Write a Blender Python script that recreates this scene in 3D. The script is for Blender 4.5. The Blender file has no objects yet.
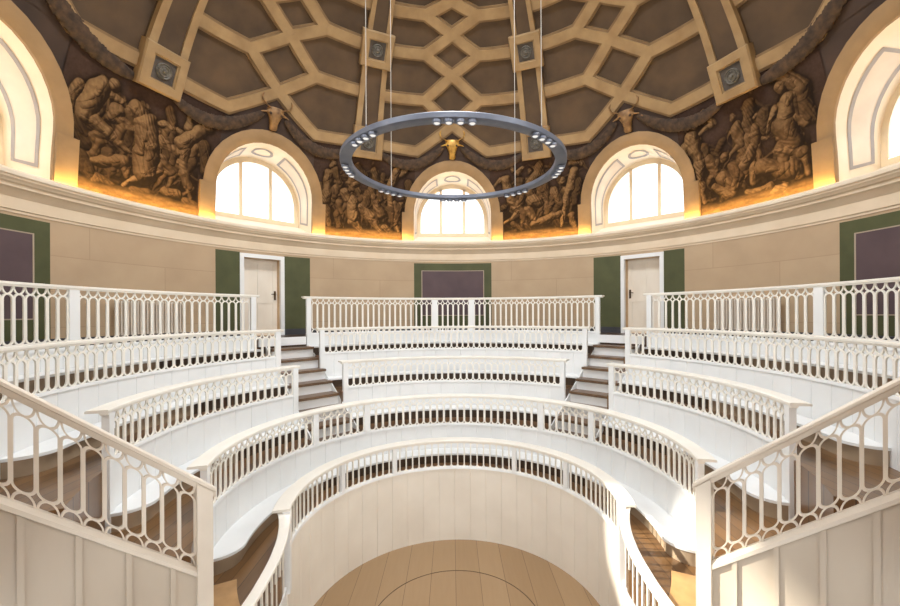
import bpy, bmesh, math, random
import numpy as np
from mathutils import Vector, Matrix, noise
random.seed(7)
R = math.radians
sin, cos, pi = math.sin, math.cos, math.pi
scn = bpy.context.scene
col = scn.collection

# ------------------------------------------------------------------ materials
def S(r, g, b):
    f = lambda c: (c / 255 / 12.92) if c <= 10 else ((c / 255 + .055) / 1.055) ** 2.4
    return (f(r), f(g), f(b), 1)

class NT:
    def __init__(s, name):
        s.m = bpy.data.materials.new(name); s.m.use_nodes = True
        s.t = s.m.node_tree; s.t.nodes.clear()
        s.out = s.n('ShaderNodeOutputMaterial'); s.b = s.n('ShaderNodeBsdfPrincipled')
        s.l(s.b.outputs[0], s.out.inputs[0])
    def n(s, t, **k):
        x = s.t.nodes.new(t)
        for a, v in k.items(): setattr(x, a, v)
        return x
    def l(s, a, b): s.t.links.new(a, b)
    def math(s, op, a, b=None):
        x = s.n('ShaderNodeMath', operation=op)
        for i, v in enumerate((a, b)):
            if v is None: continue
            if isinstance(v, (int, float)): x.inputs[i].default_value = v
            else: s.l(v, x.inputs[i])
        return x.outputs[0]
    def mix(s, fac, a, b):
        x = s.n('ShaderNodeMix', data_type='RGBA')
        for i, v in ((0, fac), (6, a), (7, b)):
            if isinstance(v, (int, float, tuple)): x.inputs[i].default_value = v
            else: s.l(v, x.inputs[i])
        return x.outputs[2]

def paint(name, c, c2=None, rough=.5, scale=3., bump=0., metal=0., coat=0., stretch=(1, 1, 1), detail=4, spec=.5):
    w = NT(name)
    tc = w.n('ShaderNodeTexCoord'); mp = w.n('ShaderNodeMapping'); mp.inputs[3].default_value = stretch
    w.l(tc.outputs['Object'], mp.inputs[0])
    nz = w.n('ShaderNodeTexNoise'); nz.inputs['Scale'].default_value = scale; nz.inputs['Detail'].default_value = detail
    w.l(mp.outputs[0], nz.inputs[0])
    rp = w.n('ShaderNodeMapRange'); rp.inputs[1].default_value = .3; rp.inputs[2].default_value = .7
    w.l(nz.outputs[0], rp.inputs[0])
    c2 = c2 or tuple(x * .9 for x in c[:3]) + (1,)
    w.l(w.mix(rp.outputs[0], c, c2), w.b.inputs['Base Color'])
    w.b.inputs['Roughness'].default_value = rough; w.b.inputs['Metallic'].default_value = metal
    w.b.inputs['Coat Weight'].default_value = coat; w.b.inputs['Specular IOR Level'].default_value = spec
    if bump:
        bp = w.n('ShaderNodeBump'); bp.inputs['Strength'].default_value = bump; bp.inputs['Distance'].default_value = .02
        w.l(nz.outputs[0], bp.inputs['Height']); w.l(bp.outputs[0], w.b.inputs['Normal'])
    return w.m

def cyl_coords(w):
    tc = w.n('ShaderNodeTexCoord'); sp = w.n('ShaderNodeSeparateXYZ'); w.l(tc.outputs['Object'], sp.inputs[0])
    th = w.math('MULTIPLY', w.math('ARCTAN2', sp.outputs[0], sp.outputs[1]), 7.)
    cb = w.n('ShaderNodeCombineXYZ'); w.l(th, cb.inputs[0]); w.l(sp.outputs[2], cb.inputs[1])
    return cb.outputs[0], tc

def wall_mat(name, c1, c2, cm, bw, bh, off=(0, 0)):
    w = NT(name); v, tc = cyl_coords(w)
    mp = w.n('ShaderNodeMapping'); mp.inputs[1].default_value = (off[0], off[1], 0); w.l(v, mp.inputs[0])
    br = w.n('ShaderNodeTexBrick'); w.l(mp.outputs[0], br.inputs[0])
    br.inputs['Color1'].default_value = c1; br.inputs['Color2'].default_value = c2; br.inputs['Mortar'].default_value = cm
    br.inputs['Scale'].default_value = 1; br.inputs['Mortar Size'].default_value = .008; br.inputs['Mortar Smooth'].default_value = .3
    br.inputs['Brick Width'].default_value = bw; br.inputs['Row Height'].default_value = bh
    nz = w.n('ShaderNodeTexNoise'); nz.inputs['Scale'].default_value = 1.6; nz.inputs['Detail'].default_value = 6
    w.l(tc.outputs['Object'], nz.inputs[0])
    mr = w.n('ShaderNodeMapRange'); mr.inputs[1].default_value = .35; mr.inputs[2].default_value = .75; mr.inputs[4].default_value = .6
    w.l(nz.outputs[0], mr.inputs[0])
    w.l(w.mix(mr.outputs[0], br.outputs[0], cm), w.b.inputs['Base Color'])
    w.b.inputs['Roughness'].default_value = .8
    return w.m

def plank_mat(name, cA, cB, cJ, width, rough=.35, axis=0, circle=None):
    """boards running along one axis: joint lines by modulo, tone per board, grain noise"""
    w = NT(name); tc = w.n('ShaderNodeTexCoord'); sp = w.n('ShaderNodeSeparateXYZ'); w.l(tc.outputs['Object'], sp.inputs[0])
    a = w.math('DIVIDE', sp.outputs[axis], width)
    fr = w.math('FRACT', a); fl = w.math('FLOOR', a)
    wn = w.n('ShaderNodeTexWhiteNoise', noise_dimensions='1D'); w.l(fl, wn.inputs['W'])
    mp = w.n('ShaderNodeMapping'); mp.inputs[3].default_value = (14, 1.2, 6) if axis == 0 else (1.2, 14, 6)
    w.l(tc.outputs['Object'], mp.inputs[0])
    nz = w.n('ShaderNodeTexNoise'); nz.inputs['Scale'].default_value = 1.5; nz.inputs['Detail'].default_value = 6; w.l(mp.outputs[0], nz.inputs[0])
    f = w.math('ADD', w.math('MULTIPLY', wn.outputs[0], .55), w.math('MULTIPLY', nz.outputs[0], .6))
    f = w.math('SUBTRACT', f, .1)
    cc = w.mix(f, cA, cB)
    j = w.math('LESS_THAN', fr, .02 / width * .5)
    cc = w.mix(w.math('MULTIPLY', j, .75), cc, cJ)
    w.l(cc, w.b.inputs['Base Color']); w.b.inputs['Roughness'].default_value = rough
    w.b.inputs['Coat Weight'].default_value = .15
    return w.m

def emis(name, c, s):
    w = NT(name); e = w.n('ShaderNodeEmission'); e.inputs[0].default_value = c; e.inputs[1].default_value = s
    w.l(e.outputs[0], w.out.inputs[0]); return w.m

def glass_mat():
    w = NT('window_glass'); t = w.n('ShaderNodeBsdfTransparent'); g = w.n('ShaderNodeBsdfGlossy'); g.inputs['Roughness'].default_value = .02
    m = w.n('ShaderNodeMixShader'); m.inputs[0].default_value = .06
    w.l(t.outputs[0], m.inputs[1]); w.l(g.outputs[0], m.inputs[2]); w.l(m.outputs[0], w.out.inputs[0]); return w.m

def vcol_mat(name):
    w = NT(name); a = w.n('ShaderNodeAttribute'); a.attribute_name = 'Col'
    tc = w.n('ShaderNodeTexCoord'); nz = w.n('ShaderNodeTexNoise'); nz.inputs['Scale'].default_value = 18; nz.inputs['Detail'].default_value = 5
    w.l(tc.outputs['Object'], nz.inputs[0])
    hs = w.n('ShaderNodeHueSaturation'); w.l(a.outputs[0], hs.inputs['Color'])
    mr = w.n('ShaderNodeMapRange'); mr.inputs[3].default_value = .6; mr.inputs[4].default_value = 1.4; w.l(nz.outputs[0], mr.inputs[0])
    w.l(mr.outputs[0], hs.inputs['Value']); w.l(hs.outputs[0], w.b.inputs['Base Color']); w.b.inputs['Roughness'].default_value = .9; w.b.inputs['Specular IOR Level'].default_value = .15
    return w.m

M = {}
M['white_cream'] = paint('cream_rail_paint', S(240, 237, 228), S(230, 226, 216), rough=.32, scale=1.3)
M['white_warm'] = paint('cream_white_paint', S(236, 230, 219), S(225, 218, 206), rough=.35, scale=1.3)
M['white'] = paint('white_gloss_paint', S(236, 238, 238), S(227, 229, 229), rough=.32, scale=1.3, coat=.1)
M['white_fg_shaded'] = paint('shaded_white_stair_paint', S(202, 190, 173), S(188, 175, 158), rough=.4, scale=2, stretch=(1, 1, .3))  # same white paint as the rest, with the foreground shade put into its colour
M['white_rail_shaded'] = paint('shaded_white_stair_rail_paint', S(228, 219, 205), S(216, 205, 190), rough=.35, scale=2)  # white paint toned down, shade of the raking balustrade is in the colour
M['door'] = paint('door_paint', S(236, 228, 214), S(222, 212, 196), rough=.4, scale=2, stretch=(1, 1, .4))
M['lining'] = paint('tan_door_lining', S(214, 186, 148), S(198, 168, 130), rough=.5)
M['tan'] = wall_mat('tan_ashlar_plaster', S(190, 167, 137), S(185, 161, 131), S(171, 147, 119), 2.75, .62, (.9, .02))
M['cornice'] = paint('cornice_plaster', S(222, 204, 178), S(212, 192, 164), rough=.7, scale=2)
M['cornice_light'] = paint('cornice_ledge_plaster', S(240, 226, 204), S(230, 214, 190), rough=.7, scale=2)
M['green'] = paint('dark_green_wall_paint', S(82, 85, 52), S(71, 74, 44), rough=.7, scale=2.5)
M['purple'] = paint('aubergine_wall_paint', S(94, 76, 78), S(82, 66, 70), rough=.7, scale=2.2)
M['line'] = paint('pale_line_paint', S(176, 160, 140), rough=.7)
M['skirt'] = paint('dark_skirting_paint', S(62, 62, 66), rough=.6)
M['band'] = paint('ochre_dome_band_plaster', S(156, 130, 92), S(132, 106, 72), rough=.7, scale=2.5, detail=7)
M['band_edge'] = paint('brown_dome_moulding', S(132, 106, 72), S(108, 84, 56), rough=.7, scale=3)
M['dome'] = paint('umber_dome_plaster', S(87, 68, 48), S(66, 51, 36), rough=.85, scale=1.6, detail=8)
M['dome_low'] = paint('red_umber_dome_plaster', S(70, 52, 42), S(49, 36, 29), rough=.85, scale=1.6, detail=8)
M['surround'] = paint('ochre_window_surround', S(156, 126, 88), S(134, 107, 73), rough=.75, scale=2)
M['reveal'] = paint('pale_reveal_plaster', S(236, 222, 200), S(226, 210, 186), rough=.75, scale=2)
M['reveal_line'] = paint('grey_reveal_band', S(150, 144, 142), S(164, 156, 150), rough=.75)
M['reveal_panel'] = paint('cream_reveal_panel', S(222, 206, 186), S(206, 190, 172), rough=.75, scale=2)
M['frame'] = paint('window_frame_paint', S(226, 208, 178), rough=.45)
M['glass'] = glass_mat()
M['pitfloor'] = plank_mat('oak_pit_planks', S(162, 134, 100), S(144, 115, 81), S(100, 78, 56), .42)
M['rowfloor'] = plank_mat('brown_row_planks', S(122, 90, 56), S(90, 64, 39), S(44, 32, 22), .16)
M['gallery'] = plank_mat('dark_gallery_planks', S(86, 62, 46), S(66, 48, 36), S(30, 22, 16), .2, axis=1)
M['tread'] = paint('brown_tread_wood', S(118, 92, 68), S(92, 70, 52), rough=.35, scale=5, stretch=(1, 1, 1))
M['sidetread'] = paint('honey_tread_wood', S(184, 144, 94), S(158, 120, 74), rough=.35, scale=5)
M['riser_shaded'] = paint('shaded_bench_riser', S(84, 66, 50), S(66, 52, 40), rough=.5, scale=4)  # darker copy of the bench riser, with under-seat shade put into the colour
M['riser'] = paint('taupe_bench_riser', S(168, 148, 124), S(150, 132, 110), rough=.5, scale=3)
M['seam'] = paint('dark_floor_seam', S(70, 50, 34), rough=.6)
M['steel'] = paint('blue_grey_steel', S(116, 122, 135), S(102, 108, 122), rough=.4, scale=6, metal=.3)
M['cable'] = paint('pale_steel_cable', S(200, 196, 188), rough=.4, metal=.3)
M['lens'] = emis('lamp_lens', (1, .96, .9, 1), .7)
M['bronze'] = paint('grey_bronze_rosette', S(112, 108, 100), S(76, 72, 66), rough=.5, scale=20, metal=.3)
M['medfield'] = paint('dark_medallion_field', S(84, 76, 68), S(66, 58, 52), rough=.7, scale=8)
M['gold'] = paint('gilded_skull', S(214, 170, 84), S(150, 108, 44), rough=.4, scale=8, metal=.35)
M['skull'] = paint('brown_painted_skull', S(150, 114, 70), S(96, 68, 40), rough=.6, scale=8)
M['garland'] = paint('dark_leaf_garland', S(80, 58, 38), S(38, 27, 18), rough=.8, scale=9, bump=1., detail=8)
M['led'] = emis('warm_led_strip', (1, .66, .20, 1), 75)
M['radiator'] = paint('radiator_enamel', S(236, 226, 212), rough=.4)
M['brass'] = paint('dark_brass_handle', S(92, 74, 52), rough=.35, metal=.8)
M['relief'] = vcol_mat('sepia_figure_painting')

# ------------------------------------------------------------------ mesh builder
def P(r, th, z): return (r * sin(th), r * cos(th), z)      # th measured from +Y towards +X

class MB:
    def __init__(s): s.v = []; s.f = []
    def add(s, vs, fs):
        o = len(s.v); s.v += [tuple(v) for v in vs]; s.f += [tuple(i + o for i in f) for f in fs]
    def hexa(s, p):     # 8 points: bottom 4, top 4
        s.add(p, [(0, 3, 2, 1), (4, 5, 6, 7), (0, 1, 5, 4), (1, 2, 6, 5), (2, 3, 7, 6), (3, 0, 4, 7)])
    def box(s, c, d, rz=0, M4=None):
        x, y, z = d[0] / 2, d[1] / 2, d[2] / 2; p = []
        for k in (-z, z):
            for a, b in ((-x, -y), (x, -y), (x, y), (-x, y)):
                p.append((c[0] + a * cos(rz) - b * sin(rz), c[1] + a * sin(rz) + b * cos(rz), c[2] + k))
        s.hexa(p)
    def tube(s, p0, p1, r0, r1=None, n=10, cap=True):
        r1 = r0 if r1 is None else r1
        a, b = Vector(p0), Vector(p1); d = (b - a).normalized()
        u = d.orthogonal().normalized(); w = d.cross(u); vs = []
        for c, r in ((a, r0), (b, r1)):
            for i in range(n):
                t = 2 * pi * i / n; vs.append(c + u * cos(t) * r + w * sin(t) * r)
        fs = [(i, (i + 1) % n, n + (i + 1) % n, n + i) for i in range(n)]
        if cap: fs += [tuple(range(n - 1, -1, -1)), tuple(range(n, 2 * n))]
        s.add(vs, fs)
    def loft(s, rings, closed=True, cap=True):       # rings: list of equal length point lists
        n = len(rings[0]); vs = [p for r in rings for p in r]; fs = []
        m = n if closed else n - 1
        for k in range(len(rings) - 1):
            for i in range(m): fs.append((k * n + i, k * n + (i + 1) % n, (k + 1) * n + (i + 1) % n, (k + 1) * n + i))
        if cap and closed: fs += [tuple(range(n - 1, -1, -1)), tuple(range((len(rings) - 1) * n, len(rings) * n))]
        s.add(vs, fs)
    def revolve(s, prof, a0, a1, step=2., closed=True, rot=0):   # prof [(r,z)], angles in degrees
        n = max(1, int(math.ceil(abs(a1 - a0) / step)))
        full = abs(a1 - a0) >= 359.99
        rings = [[P(r, R(a0 + (a1 - a0) * k / n), z) for r, z in prof] for k in range(n + 1)]
        s.loft(rings, closed=closed, cap=closed and not full)
    def build(s, name, mat, parent=None, smooth=True):
        me = bpy.data.meshes.new(name); me.from_pydata(s.v, [], s.f)
        bm = bmesh.new(); bm.from_mesh(me); bmesh.ops.recalc_face_normals(bm, faces=bm.faces); bm.to_mesh(me); bm.free()
        if smooth:
            me.shade_smooth(); me.set_sharp_from_angle(angle=R(32))
        me.materials.append(mat)
        o = bpy.data.objects.new(name, me); col.objects.link(o)
        if parent is not None: o.parent = parent
        return o

def tag(o, label, cat, group=None):
    o['label'] = label; o['category'] = cat
    if group: o['group'] = group
    return o
def thing(name, label, cat, group=None, loc=(0, 0, 0)):
    o = bpy.data.objects.new(name, None); col.objects.link(o); o.location = loc; o.empty_display_size = .2
    return tag(o, label, cat, group)
def struct(o): o['kind'] = 'structure'; return o
def rebase(t, loc):
    """move the Empty to the thing's base while its parts stay where they are"""
    t.location = loc
    for c in t.children: c.location = (-loc[0], -loc[1], -loc[2])

# ------------------------------------------------------------------ measured layout (metres, centre of hall = origin)
RW = 7.0            # wall radius
ZG = 3.97           # gallery floor
SPH_Z = 6.7; SPH_R = 7.0   # dome sphere
def sph(th, z, off=0.): return P(math.sqrt(max(0, (SPH_R) ** 2 - (z - SPH_Z) ** 2)) - off, th, z)
def sphp(thd, phd, off=0.):
    r = SPH_R - off; return (r * cos(R(phd)) * sin(R(thd)), r * cos(R(phd)) * cos(R(thd)), SPH_Z + r * sin(R(phd)))

# rings: lattice radius, rail top, lattice bottom, panel bottom (= seat behind lower row)
RING = dict(
    E=dict(r=2.27, z=2.00, lb=1.47, pb=0.0),
    D=dict(r=3.18, z=2.71, lb=2.09, pb=1.33, seat=1.54),
    C=dict(r=4.13, z=3.47, lb=2.89, pb=2.06, seat=2.28),
    B=dict(r=5.07, z=4.19, lb=3.60, pb=2.79, seat=3.01),
    A=dict(r=5.86, z=4.98, lb=4.05, pb=3.51, seat=3.73))

# ------------------------------------------------------------------ openwork, rails, boards
def stroke(mb, pts, closed, hw, t, mp):
    n = len(pts); L = []; Rr = []
    for i in range(n):
        a = pts[(i - 1) % n] if (closed or i > 0) else pts[i]
        b = pts[(i + 1) % n] if (closed or i < n - 1) else pts[i]
        d = (b[0] - a[0], b[1] - a[1]); l = math.hypot(*d) or 1
        nx, ny = -d[1] / l * hw, d[0] / l * hw
        L.append((pts[i][0] + nx, pts[i][1] + ny)); Rr.append((pts[i][0] - nx, pts[i][1] - ny))
    rings = []
    for l_, r_ in zip(L, Rr):
        rings.append([mp(l_[0], l_[1], -t), mp(r_[0], r_[1], -t), mp(r_[0], r_[1], t), mp(l_[0], l_[1], t)])
    if closed: rings.append(rings[0])
    mb.loft(rings, closed=True, cap=not closed)

def openwork(mb, mp, u0, u1, v0, v1, pitch, bottom=True, t=.009, hw=.0122, off=.0105, ah=.105, k=8):
    n = max(1, round((u1 - u0) / pitch)); p = (u1 - u0) / n; a = p / 2
    for i in range(n):
        c = u0 + p * (i + .5); tt = t + (.0012 if i % 2 else 0)
        top = v1 - ah; bot = v0 + (ah * .85 if bottom else .0)
        sa = a - off; pts = []
        for j in range(k + 1):
            g = pi * j / k; pts.append((c + sa * cos(g), top - sa + sa * sin(g)))
        for j in range(k + 1):
            g = pi + pi * j / k; pts.append((c + sa * cos(g), bot + sa + sa * sin(g)))
        stroke(mb, pts, True, hw, tt, mp)
        arc = [(c + (a - .006) * cos(pi + pi * j / k), v1 + ah * 1.0 * sin(pi + pi * j / k) ) for j in range(k + 1)]
        stroke(mb, arc, False, hw * .85, tt - .002, mp)
        if bottom:
            arc = [(c + (a - .006) * cos(pi * j / k), v0 + ah * .85 * sin(pi * j / k)) for j in range(k + 1)]
            stroke(mb, arc, False, hw * .85, tt - .002, mp)

def boards(mb, r, a0, a1, z0, z1, pitch=.33, thick=.04):
    """vertical boards with V grooves, following an arc"""
    L = r * R(a1 - a0); n = max(1, round(L / pitch)); w = R(a1 - a0) / n; cols = []
    g = .006 / r
    for i in range(n):
        s0 = R(a0) + w * i; e0 = s0 + w; m = max(2, int(math.ceil(math.degrees(w) / 2.5)))
        cols.append((s0, r + .010))
        for j in range(m + 1): cols.append((s0 + g + (w - 2 * g) * j / m, r))
    cols.append((R(a1), r + .010))
    rings = [[P(rr, th, z0), P(r + thick, th, z0), P(r + thick, th, z1), P(rr, th, z1)] for th, rr in cols]
    mb.loft(rings)

def ring_rail(mb, r, z, a0, a1, over_in=.045, over_out=.175):
    prof = [(r - over_in, z - .035), (r - over_in, z - .008), (r - over_in + .012, z), (r + over_out - .012, z), (r + over_out, z - .010),
            (r + over_out, z - .032), (r + .045, z - .036), (r + .032, z - .062), (r - .032, z - .062), (r - .038, z - .040)]
    mb.revolve(prof, a0, a1, 1.5)

def post_at(mb, r, a, z0, z1, w=.09, d=.065):
    mb.box(P(r, R(a), (z0 + z1) / 2), (w, d, z1 - z0), rz=-R(a))

def balustrade(key, a0, a1, posts, label, ends=(True, True), group=None, rail_ext=(.6, .6), pitch=.152, bottom=False, extra_base=None):
    q = RING[key]; r, z, lb, pb = q['r'], q['z'], q['lb'], q['pb']
    t = thing('curved_balustrade', label, 'balustrade', group)
    m = MB(); ring_rail(m, r, z, a0 - rail_ext[0], a1 + rail_ext[1], *((.045, .13) if key == 'A' else (.045, .175))); m.build('handrail', M['white_cream'], t)
    allp = sorted(([a0 + .7] if ends[0] else [a0]) + list(posts) + ([a1 - .7] if ends[1] else [a1]))
    pw = {'A': .155, 'D': .11}.get(key, .09); hwd = math.degrees(pw / 2 / r)
    m = MB()
    for p, n in zip(allp, allp[1:]):
        mp = lambda u, v, w: P(r + w, R(u / r * 180 / pi), v)
        openwork(m, mp, R(p + hwd) * r, R(n - hwd) * r, lb, z - .058, pitch, bottom)
    m.build('openwork_panel', M['white_cream'], t)
    for p in allp:
        isend = (p == allp[0] and ends[0]) or (p == allp[-1] and ends[1])
        if not isend and p in (a0, a1): continue
        m = MB(); post_at(m, r, p, pb if isend else lb - .03, z - .035, .11 if isend else pw, .075 if isend else .06); m.build('post', M['white'], t)
    m = MB(); m.revolve([(r - .028, lb - .04), (r - .022, lb), (r + .03, lb), (r + .03, lb - .04)], a0 + .1, a1 - .1, 2); m.build('bottom_rail', M['white'], t)
    m = MB(); boards(m, r - .012, a0 + .2, a1 - .2, pb, lb - .035); m.build('board_panel', M['white'], t)
    am = R((a0 + a1) / 2); rebase(t, P(r, am, pb))
    return t

def strip(mb, ths, rin, rout, z0, z1):
    mb.loft([[P(rin(t), R(t), z0), P(rout, R(t), z0), P(rout, R(t), z1), P(rin(t), R(t), z1)] for t in ths])

def bench(key, a0, a1, label, rnd=(False, False), group=None, depth=.37, mid_dark=None):
    q = RING[key]; r = q['r'] - .014; z = q['seat']; fl = q['pb']
    t = thing('curved_bench', label, 'bench', group)
    n = int(abs(a1 - a0) / 1.2) + 2
    ths = [a0 + (a1 - a0) * i / n for i in range(n + 1)]
    rw = math.degrees(.30 / (r - depth)); x = []
    for e, (aa, sg) in zip(rnd, ((a0, 1), (a1, -1))):
        if e: x += [aa + sg * rw * f for f in (0, .03, .08, .15, .25, .4, .6, .8)]
    ths = sorted(set(ths + x))
    def rf(inset):
        def f(th):
            o = 0
            for e, aa in zip(rnd, (a0, a1)):
                if e:
                    dd = abs(th - aa) / rw
                    if dd < 1: o = max(o, (1 - math.sqrt(1 - (1 - dd) ** 2)) * (depth - .02))
            return min(r - depth + o + inset, r - .01)
        return f
    m = MB(); strip(m, ths, rf(0), r, z - .035, z); m.build('seat', M['white'], t)
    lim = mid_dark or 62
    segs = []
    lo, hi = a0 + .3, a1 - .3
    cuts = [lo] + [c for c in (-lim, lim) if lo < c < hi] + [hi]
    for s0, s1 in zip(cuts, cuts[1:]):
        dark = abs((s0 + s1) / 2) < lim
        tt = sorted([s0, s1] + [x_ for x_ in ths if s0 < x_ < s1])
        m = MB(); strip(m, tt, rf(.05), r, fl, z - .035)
        o = m.build('riser', M['riser_shaded'] if dark else M['riser'], t)
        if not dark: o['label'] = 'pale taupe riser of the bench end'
    rebase(t, P(r - depth / 2, R((a0 + a1) / 2), fl))
    return t
WINP = 34; BACK = 13; OCP = 720; SUNP = 75000; EXPO = 0.46


# ================================================================== SETTING: floors
m = MB(); n = 96
m.add([(0, 0, 0)] + [P(2.36, 2 * pi * i / n, 0) for i in range(n)], [(0, i + 1, (i + 1) % n + 1) for i in range(n)])
o = struct(m.build('floor', M['pitfloor'], smooth=False))
m = MB(); m.revolve([(1.272, .0), (1.272, .003), (1.284, .003), (1.284, .0)], 0, 360, 2); o2 = m.build('floor_seam', M['seam'], o)
# passage floor in front of the pit, down between the stair walls
m = MB(); m.box((0, -4.3, -.03), (6.2, 4.6, .05)); struct(m.build('floor', M['pitfloor'], smooth=False))

def tier(r0, r1, z, a, zb, mat, nm='floor'):
    m = MB()
    c0, c1 = (36.5, 52) if r0 < 4 else (37.4, 51.1) if r0 < 5 else (39.0, 49.6)
    for lo, hi in (((-a, -c1), (-c0, c0), (c1, a)) if z < ZG - .1 else ((-a, a),)): m.revolve([(r0, zb), (r0, z), (r1, z), (r1, zb)], lo, hi, 2.)
    return struct(m.build(nm, mat))
m = MB()
ths = [-139 + i * 2 for i in range(140)]
rin = lambda t: 2.30 if abs(t) < 104.5 else max(2.30, 2.14 / abs(sin(R(t))))
strip(m, ths, rin, 3.19, .9, 1.33); struct(m.build('floor', M['rowfloor']))
tier(3.19, 4.14, 2.06, 121, 1.1, M['rowfloor'])
tier(4.14, 5.08, 2.79, 121, 1.7, M['rowfloor'])
tier(5.08, 5.87, 3.51, 121, 2.5, M['rowfloor'])
tier(5.87, 7.05, ZG, 139, 3.6, M['gallery'])
# white edge of the gallery floor
m = MB(); m.revolve([(5.80, ZG - .20), (5.80, ZG - .005), (5.868, ZG - .005), (5.868, ZG - .20)], 39.8, 51.0, 1.5)
m.revolve([(5.80, ZG - .20), (5.80, ZG - .005), (5.868, ZG - .005), (5.868, ZG - .20)], -51.0, -39.8, 1.5)
struct(m.build('trim_1', M['white']))
# entrance landing behind the camera
m = MB(); m.revolve([(4.7, 2.6), (4.7, 2.75), (7.05, 2.75), (7.05, 2.6)], 140, 220, 2.); struct(m.build('floor', M['rowfloor']))

# ================================================================== SETTING: wall with door openings
doors = (-45.6, 46.1)
hd = math.degrees(.48 / 7)
def wall_seg(a0, a1, z0, z1): wm.loft([[P(RW, R(a), z0), P(RW, R(a), z1), P(RW + .12, R(a), z1), P(RW + .12, R(a), z0)] for a in np.linspace(a0, a1, max(2, int((a1 - a0) / 2) + 1))])
wm = MB()
wall_seg(doors[0] + hd, doors[1] - hd, 2.2, 6.25); wall_seg(doors[1] + hd, 180, 2.2, 6.25); wall_seg(-180, doors[0] - hd, 2.2, 6.25)
for d in doors: wall_seg(d - hd, d + hd, 6.03, 6.25); wall_seg(d - hd, d + hd, 2.2, ZG)
struct(wm.build('wall_round', M['tan']))
# skirting
m = MB()
for a0, a1 in ((doors[0] + hd + .7, doors[1] - hd - .7), (doors[1] + hd + .7, 138), (-138, doors[0] - hd - .7)):
    m.revolve([(RW, ZG), (RW - .03, ZG), (RW - .03, ZG + .15), (RW, ZG + .16)], a0, a1, 2)
struct(m.build('baseboard_round', M['skirt']))

def patch(mb, a0, a1, z0, z1, off):
    k = max(2, int((a1 - a0) / 1.5) + 1)
    mb.loft([[P(RW - off, R(a), z0), P(RW - off, R(a), z1), P(RW + .01, R(a), z1), P(RW + .01, R(a), z0)] for a in np.linspace(a0, a1, k)])
n_trim = 2
for c in (0, -90, 90):
    m = MB()
    for a0, a1, z0, z1 in ((-10, -8.05, ZG + .16, 6.11), (8.05, 10, ZG + .16, 6.11), (-8.05, 8.05, 5.87, 6.11), (-8.05, 8.05, ZG + .16, 4.47)):
        patch(m, c + a0, c + a1, z0, z1, .006)
    o = struct(m.build('trim_%d' % n_trim, M['green'])); n_trim += 1
    m = MB(); patch(m, c - 8.05, c + 8.05, 4.47, 5.87, .004); m.build('purple_field', M['purple'], o)
    m = MB()
    for a0, a1, z0, z1 in ((-8.1, -7.9, 4.46, 5.88), (7.9, 8.1, 4.46, 5.88), (-8.1, 8.1, 5.865, 5.885), (-8.1, 8.1, 4.46, 4.48)): patch(m, c + a0, c + a1, z0, z1, .009)
    m.build('border_line', M['line'], o)
for d in doors:
    m = MB()
    s = 1 if d > 0 else -1
    for a0, a1 in ((35.3, abs(d) - hd - .6), (abs(d) + hd + .6, 54.8)):
        lo, hi = sorted((s * a0, s * a1)); patch(m, lo, hi, ZG + .16, 6.11, .006)
    struct(m.build('trim_%d' % n_trim, M['green'])); n_trim += 1

# ---- doors
for k, d in enumerate(doors):
    s = 1 if d > 0 else -1
    base = Vector(P(RW, R(d), 0)); tx = Vector((cos(R(d)), -sin(R(d)), 0)); nr = Vector((sin(R(d)), cos(R(d)), 0))  # tangent, outward
    def pt(u, w, z): v = base + tx * u + nr * w; return (v.x, v.y, z)
    def bx(mb, u0, u1, w0, w1, z0, z1):
        mb.hexa([pt(u0, w0, z0), pt(u1, w0, z0), pt(u1, w1, z0), pt(u0, w1, z0), pt(u0, w0, z1), pt(u1, w0, z1), pt(u1, w1, z1), pt(u0, w1, z1)])
    m = MB()   # jambs, lining and architrave in one frame
    for a, b in ((-.56, -.46), (.46, .56)): bx(m, a, b, -.05, .04, ZG, 6.09)
    bx(m, -.46, .46, -.05, .04, 5.99, 6.09)
    fr = struct(m.build('door_%d' % (k + 1), M['white'], smooth=False))
    m = MB(); bx(m, -.50, -.46, .04, .34, ZG, 6.0); bx(m, .46, .50, .04, .34, ZG, 6.0); bx(m, -.5, .5, .04, .34, 5.99, 6.03); bx(m, -.46, .46, -.02, .34, ZG - .03, ZG + .01)
    m.build('door_lining', M['lining'], fr, smooth=False)
    lw0, lw1 = -.46, .46
    m = MB(); bx(m, lw0, lw1, .22, .26, ZG + .01, 5.99)
    xs = (lw0, lw1)
    for a, b in ((lw0, lw0 + .11), (lw1 - .11, lw1), (-.045, .045)): bx(m, a, b, .205, .22, ZG + .01, 5.99)
    for a, b in ((ZG + .01, ZG + .2), (4.82, 4.96), (5.87, 5.99)): bx(m, lw0, lw1, .203, .22, a, b)
    lf = m.build('door_leaf', M['door'], fr, smooth=False)
    hx = -.40 * s
    m = MB(); bx(m, hx - .025, hx + .025, .19, .203, 4.92, 5.16)
    m.tube(pt(hx, .20, 5.08), pt(hx, .14, 5.08), .012); m.tube(pt(hx, .145, 5.08), pt(hx + .11 * s, .145, 5.07), .011); m.build('door_handle', M['brass'], lf)

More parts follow.
